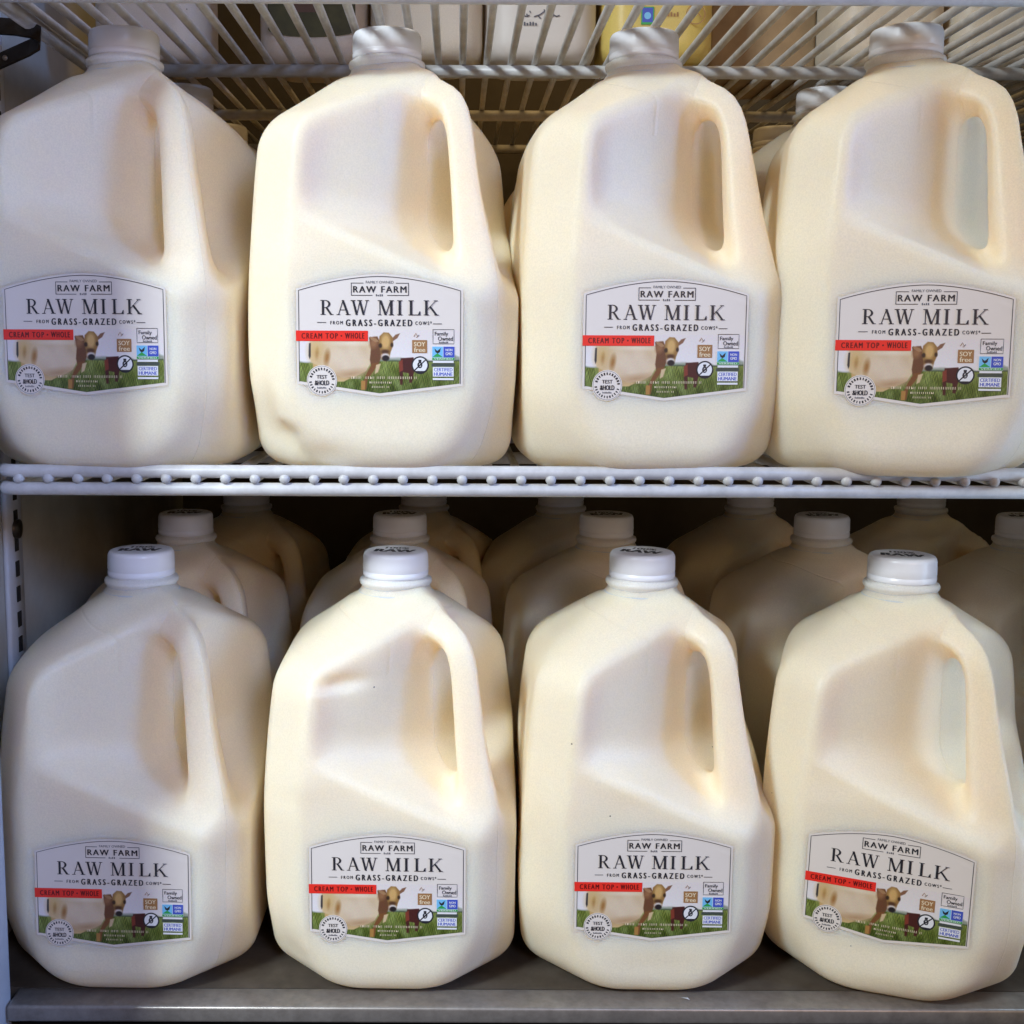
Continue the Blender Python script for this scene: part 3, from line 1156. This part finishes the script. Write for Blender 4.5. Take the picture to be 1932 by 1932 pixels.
UZ = -0.0048
front = [
    # x, y, z, yaw, label, dents, label offset, cap text
    (-0.2025, 0.0765, UZ, -4, 'leftmost milk jug of the upper front row, half in shade beside the wall', [], (0, 0.0083, 0), False),
    (-0.0433, 0.0765, UZ, 0, 'brightly lit milk jug with a crumpled lower left corner, second from left above',
     [((-0.064, -0.062, 0.020), (0.016, 0.018, 0.026), 0.009, (0.75, 0.65, 0.1)), ((-0.034, -0.072, 0.010), (0.018, 0.02, 0.009), 0.004, (0.2, 0.9, 0.2))], (0, 0.0083, 0), False),
    (0.1123, 0.0765, UZ, 3, 'cream milk jug third from left on the upper shelf, below the yellow bottle', [], (0, 0.0063, 0), False),
    (0.2660, 0.0630, UZ, -8, 'rightmost milk jug of the upper front row, overhanging the shelf edge', [], (0, 0.0043, 0), False),
    (-0.2020, 0.0800, FL, -1, 'shaded milk jug at the lower left corner on the floor tray', [], (0, -0.0040, 0.01), True),
    (-0.0389, 0.0800, FL, -1, 'white lit milk jug with a sharp dent at its grip, second from left below',
     [((-0.030, -0.066, 0.189), (0.016, 0.02, 0.0045), 0.0048, (0.1, 0.9, -0.35))], (0, -0.0005, 0), True),
    (0.1190, 0.0800, FL, -1, 'cream milk jug third from left in the lower front row on the tray', [], (0, 0.0015, 0), True),
    (0.2825, 0.0720, FL, -19, 'milk jug at the lower right with its label tilted and front turned left', [], (-0.002, 0.0025, 0.03), True),
]
for i, (x, y, z, yaw, lab, dents, lo_, ct) in enumerate(front):
    Vw = warp(JV, JN, 20 + i, 0.0007, dents)
    bm_ = quads_mesh('body', Vw, JQ)
    make_jug((x, y, z), R(yaw), lab, 'milk jugs in the front rows', bm_, True, lo_, R(rng.uniform(-25, 25)), ct)

# rows behind, coarser shared body
BV, BQ, BN = surface_nets(jug_sdf, (-0.084, -0.084, -0.006), (0.084, 0.084, 0.2430), 0.0032)
back_me = quads_mesh('body', warp(BV, BN, 99, 0.0008, []), BQ)
cols_u = [(-0.203, -0.206, 'leftmost jug'), (-0.042, -0.044, 'brightly lit jug'), (0.114, 0.112, 'third jug'), (0.272, 0.280, 'rightmost jug')]
for x2, x3, who in cols_u:
    make_jug((x2, 0.236, UZ), R(rng.uniform(-4, 4)), 'milk jug in the upper shelf second row behind the ' + who, 'milk jugs behind on the upper shelf', back_me, False)
    make_jug((x3, 0.396, UZ), R(rng.uniform(-4, 4)), 'milk jug in the upper shelf third row behind the ' + who, 'milk jugs behind on the upper shelf', back_me, False)
cols_l = [(-0.2098, -0.192, 'shaded corner jug'), (-0.0439, -0.030, 'dented jug'), (0.116, 0.095, 'third jug'), (0.2828, 0.268, 'left turned jug'), (0.440, 0.424, 'right picture edge')]
for x2, x3, who in cols_l:
    make_jug((x2, 0.237, FL), R(rng.uniform(-5, 5)), 'milk jug in the floor tray second row behind the ' + who, 'milk jugs behind on the floor tray', back_me, False, cap_text=True)
    make_jug((x3, 0.399, FL), R(rng.uniform(-5, 5)), 'milk jug in the dark floor tray third row behind the ' + who, 'milk jugs behind on the floor tray', back_me, False)


# ------------------------------------------------------------------ things standing on the top shelf
def bottle_mesh(W, D, H, neck, ch, h=0.0035):
    f = bottle_sdf(W, D, H, neck, ch)
    V_, Q_, N_ = surface_nets(f, (-W - 0.008, -D - 0.008, -0.006), (W + 0.008, D + 0.008, H + 0.006), h)
    return quads_mesh('body', V_, Q_)


GZ = TOPZ + 0.0026
V, F = lathe([(0.017, 0.0), (0.0175, 0.001), (0.0175, 0.015), (0.0165, 0.017), (0.004, 0.0172)], 40)
small_cap = mesh_from('cap', V, F)
half_me = bottle_mesh(0.0400, 0.0400, 0.205, 0.016, 0.008)


def bottle(x, y, label, mat, me, H, name='milk_bottle', cat='bottle', rz=0.0):
    t = thing(name, label, cat, (x, y, GZ), rz, 'bottles and cartons on the top shelf')
    if me.materials and me.materials[0] != mat:
        me = me.copy()
        me.materials.clear()
    obj('body', me, mat, t)
    obj('cap', small_cap, M['cap'], t, (0, 0, H - 0.004))
    return t


bottle(-0.2200, 0.232, 'white bottle at the left end of the top shelf beside the wall', M['goods'], half_me, 0.205)
t = bottle(-0.1040, 0.242, 'pale bottle with a dark olive printed band on the top shelf', M['goods'], half_me, 0.205)
A = Art()
for i in range(1):
    A.rect(-31, 31, -110, -22, M['olive_ink'], 3)
    A.rect(-16, 8, -110, -34, M['mauve_ink'], 3)
    A.disc(0, -22, 31, M['olive_ink'], 24, 5)
obj('printed_band', A.build('printed_band', lambda P: np.stack([P[:, 0] * 0.001, -0.0406 - P[:, 2], -P[:, 1] * 0.001], 1)), None, t)
bottle(-0.0230, 0.228, 'white bottle with rounded foot above the second upper jug', M['goods'], half_me, 0.205)


def carton(x, y, W, D, H, mat, label, name='milk_carton', cat='carton'):
    """gable-topped carton with a cut lower left corner fold"""
    t = thing(name, label, cat, (x, y, GZ), 0, 'bottles and cartons on the top shelf')
    obj('body', box_mesh('body', (-W, -D, 0), (W, D, H), 0.003, 2), mat, t)
    Vg = [(-W, -D, 0), (W, -D, 0), (W, D, 0), (-W, D, 0), (-W * 0.9, 0, W * 0.95), (W * 0.9, 0, W * 0.95), (-W, 0, W * 1.25), (W, 0, W * 1.25)]
    Fg = [(0, 1, 5, 4), (2, 3, 4, 5), (1, 2, 5), (3, 0, 4), (4, 5, 7, 6)]
    obj('gable_top', mesh_from('gable_top', Vg, Fg, False), mat, t, (0, 0, H - 0.001))
    return t


t = bottle(0.0585, 0.232, 'off white squarish bottle with small dark script left of the yellow bottle', M['carton_white'], half_me, 0.205)
A = Art()
for i, (a0, b0, a1, b1) in enumerate([(-14, 0, -9, 0), (-11, -1, -10, 1), (-6, 1, 2, -3), (1, -4, 4, 1), (6, 1, 8, -1), (8, 0, 12, 0), (-3, 0, -1, 2), (4, -6, 5, -5), (-9, -3, -8, -2)]):
    A.line([(a0, b0), ((a0 + a1) / 2, (b0 + b1) / 2 + 0.7), (a1, b1)], 0.8, M['ink_grey'])
A.marks(-13, -3, 4.5, 7, M['ink_grey'], 5)
obj('lettering', A.build('lettering', lambda P: np.stack([P[:, 0] * 0.001, -0.0406 - P[:, 2], 0.030 - P[:, 1] * 0.001], 1)), None, t)

t = bottle(0.1415, 0.232, 'yellow squarish bottle with a small blue emblem on the top shelf', M['carton_yellow'], half_me, 0.205)
A = Art()
A.rect(-14, -5, -6, 6, M['green_ink'], 1)
A.rect(-13.2, -5.8, -5.4, 4.4, M['blue_ink'], 1)
A.disc(-9.5, 0, 2.4, M['sky_ink'], 20)
A.marks(0, 13, -2.5, 0.5, M['brown_ink'], 6)
A.ring(24, -1, 6.5, 0.7, M['brown_ink'], 28)
A.line([(20, 1), (24, -4), (28, 1)], 0.8, M['brown_ink'])
A.line([(-16, -14), (0, -14), (20, -14)], 0.9, M['mauve_ink'])
obj('emblem', A.build('emblem', lambda P: np.stack([P[:, 0] * 0.001, -0.0406 - P[:, 2], 0.030 - P[:, 1] * 0.001], 1)), None, t)
carton(0.228, 0.290, 0.040, 0.040, 0.17, M['carton_brown'], 'dark brown carton set back between the yellow bottle and pale bottles')
bottle(0.308, 0.236, 'pale bottle above the rightmost upper jug on the top shelf', M['goods'], half_me, 0.205)
bottle(0.391, 0.238, 'pale bottle at the right picture edge of the top shelf', M['goods'], half_me, 0.205)

# a scrap of paper on the trim
sc_scale = 0.55
sc_ = obj('paper_scrap', mesh_from('paper_scrap', [(0, 0, 0), (0.007, -0.002, 0.0006), (0.009, -0.006, 0.0002), (0.006, -0.0055, 0.0009), (0.0015, -0.003, 0.0007)], [(0, 1, 3, 4), (1, 2, 3)], False), M['frost'],
          None, (0.1365, 0.006, FL + 0.0010))
sc_.scale = (sc_scale, sc_scale, 1)
tag(sc_, 'tiny torn white paper scrap lying on the steel front trim', 'paper scrap')
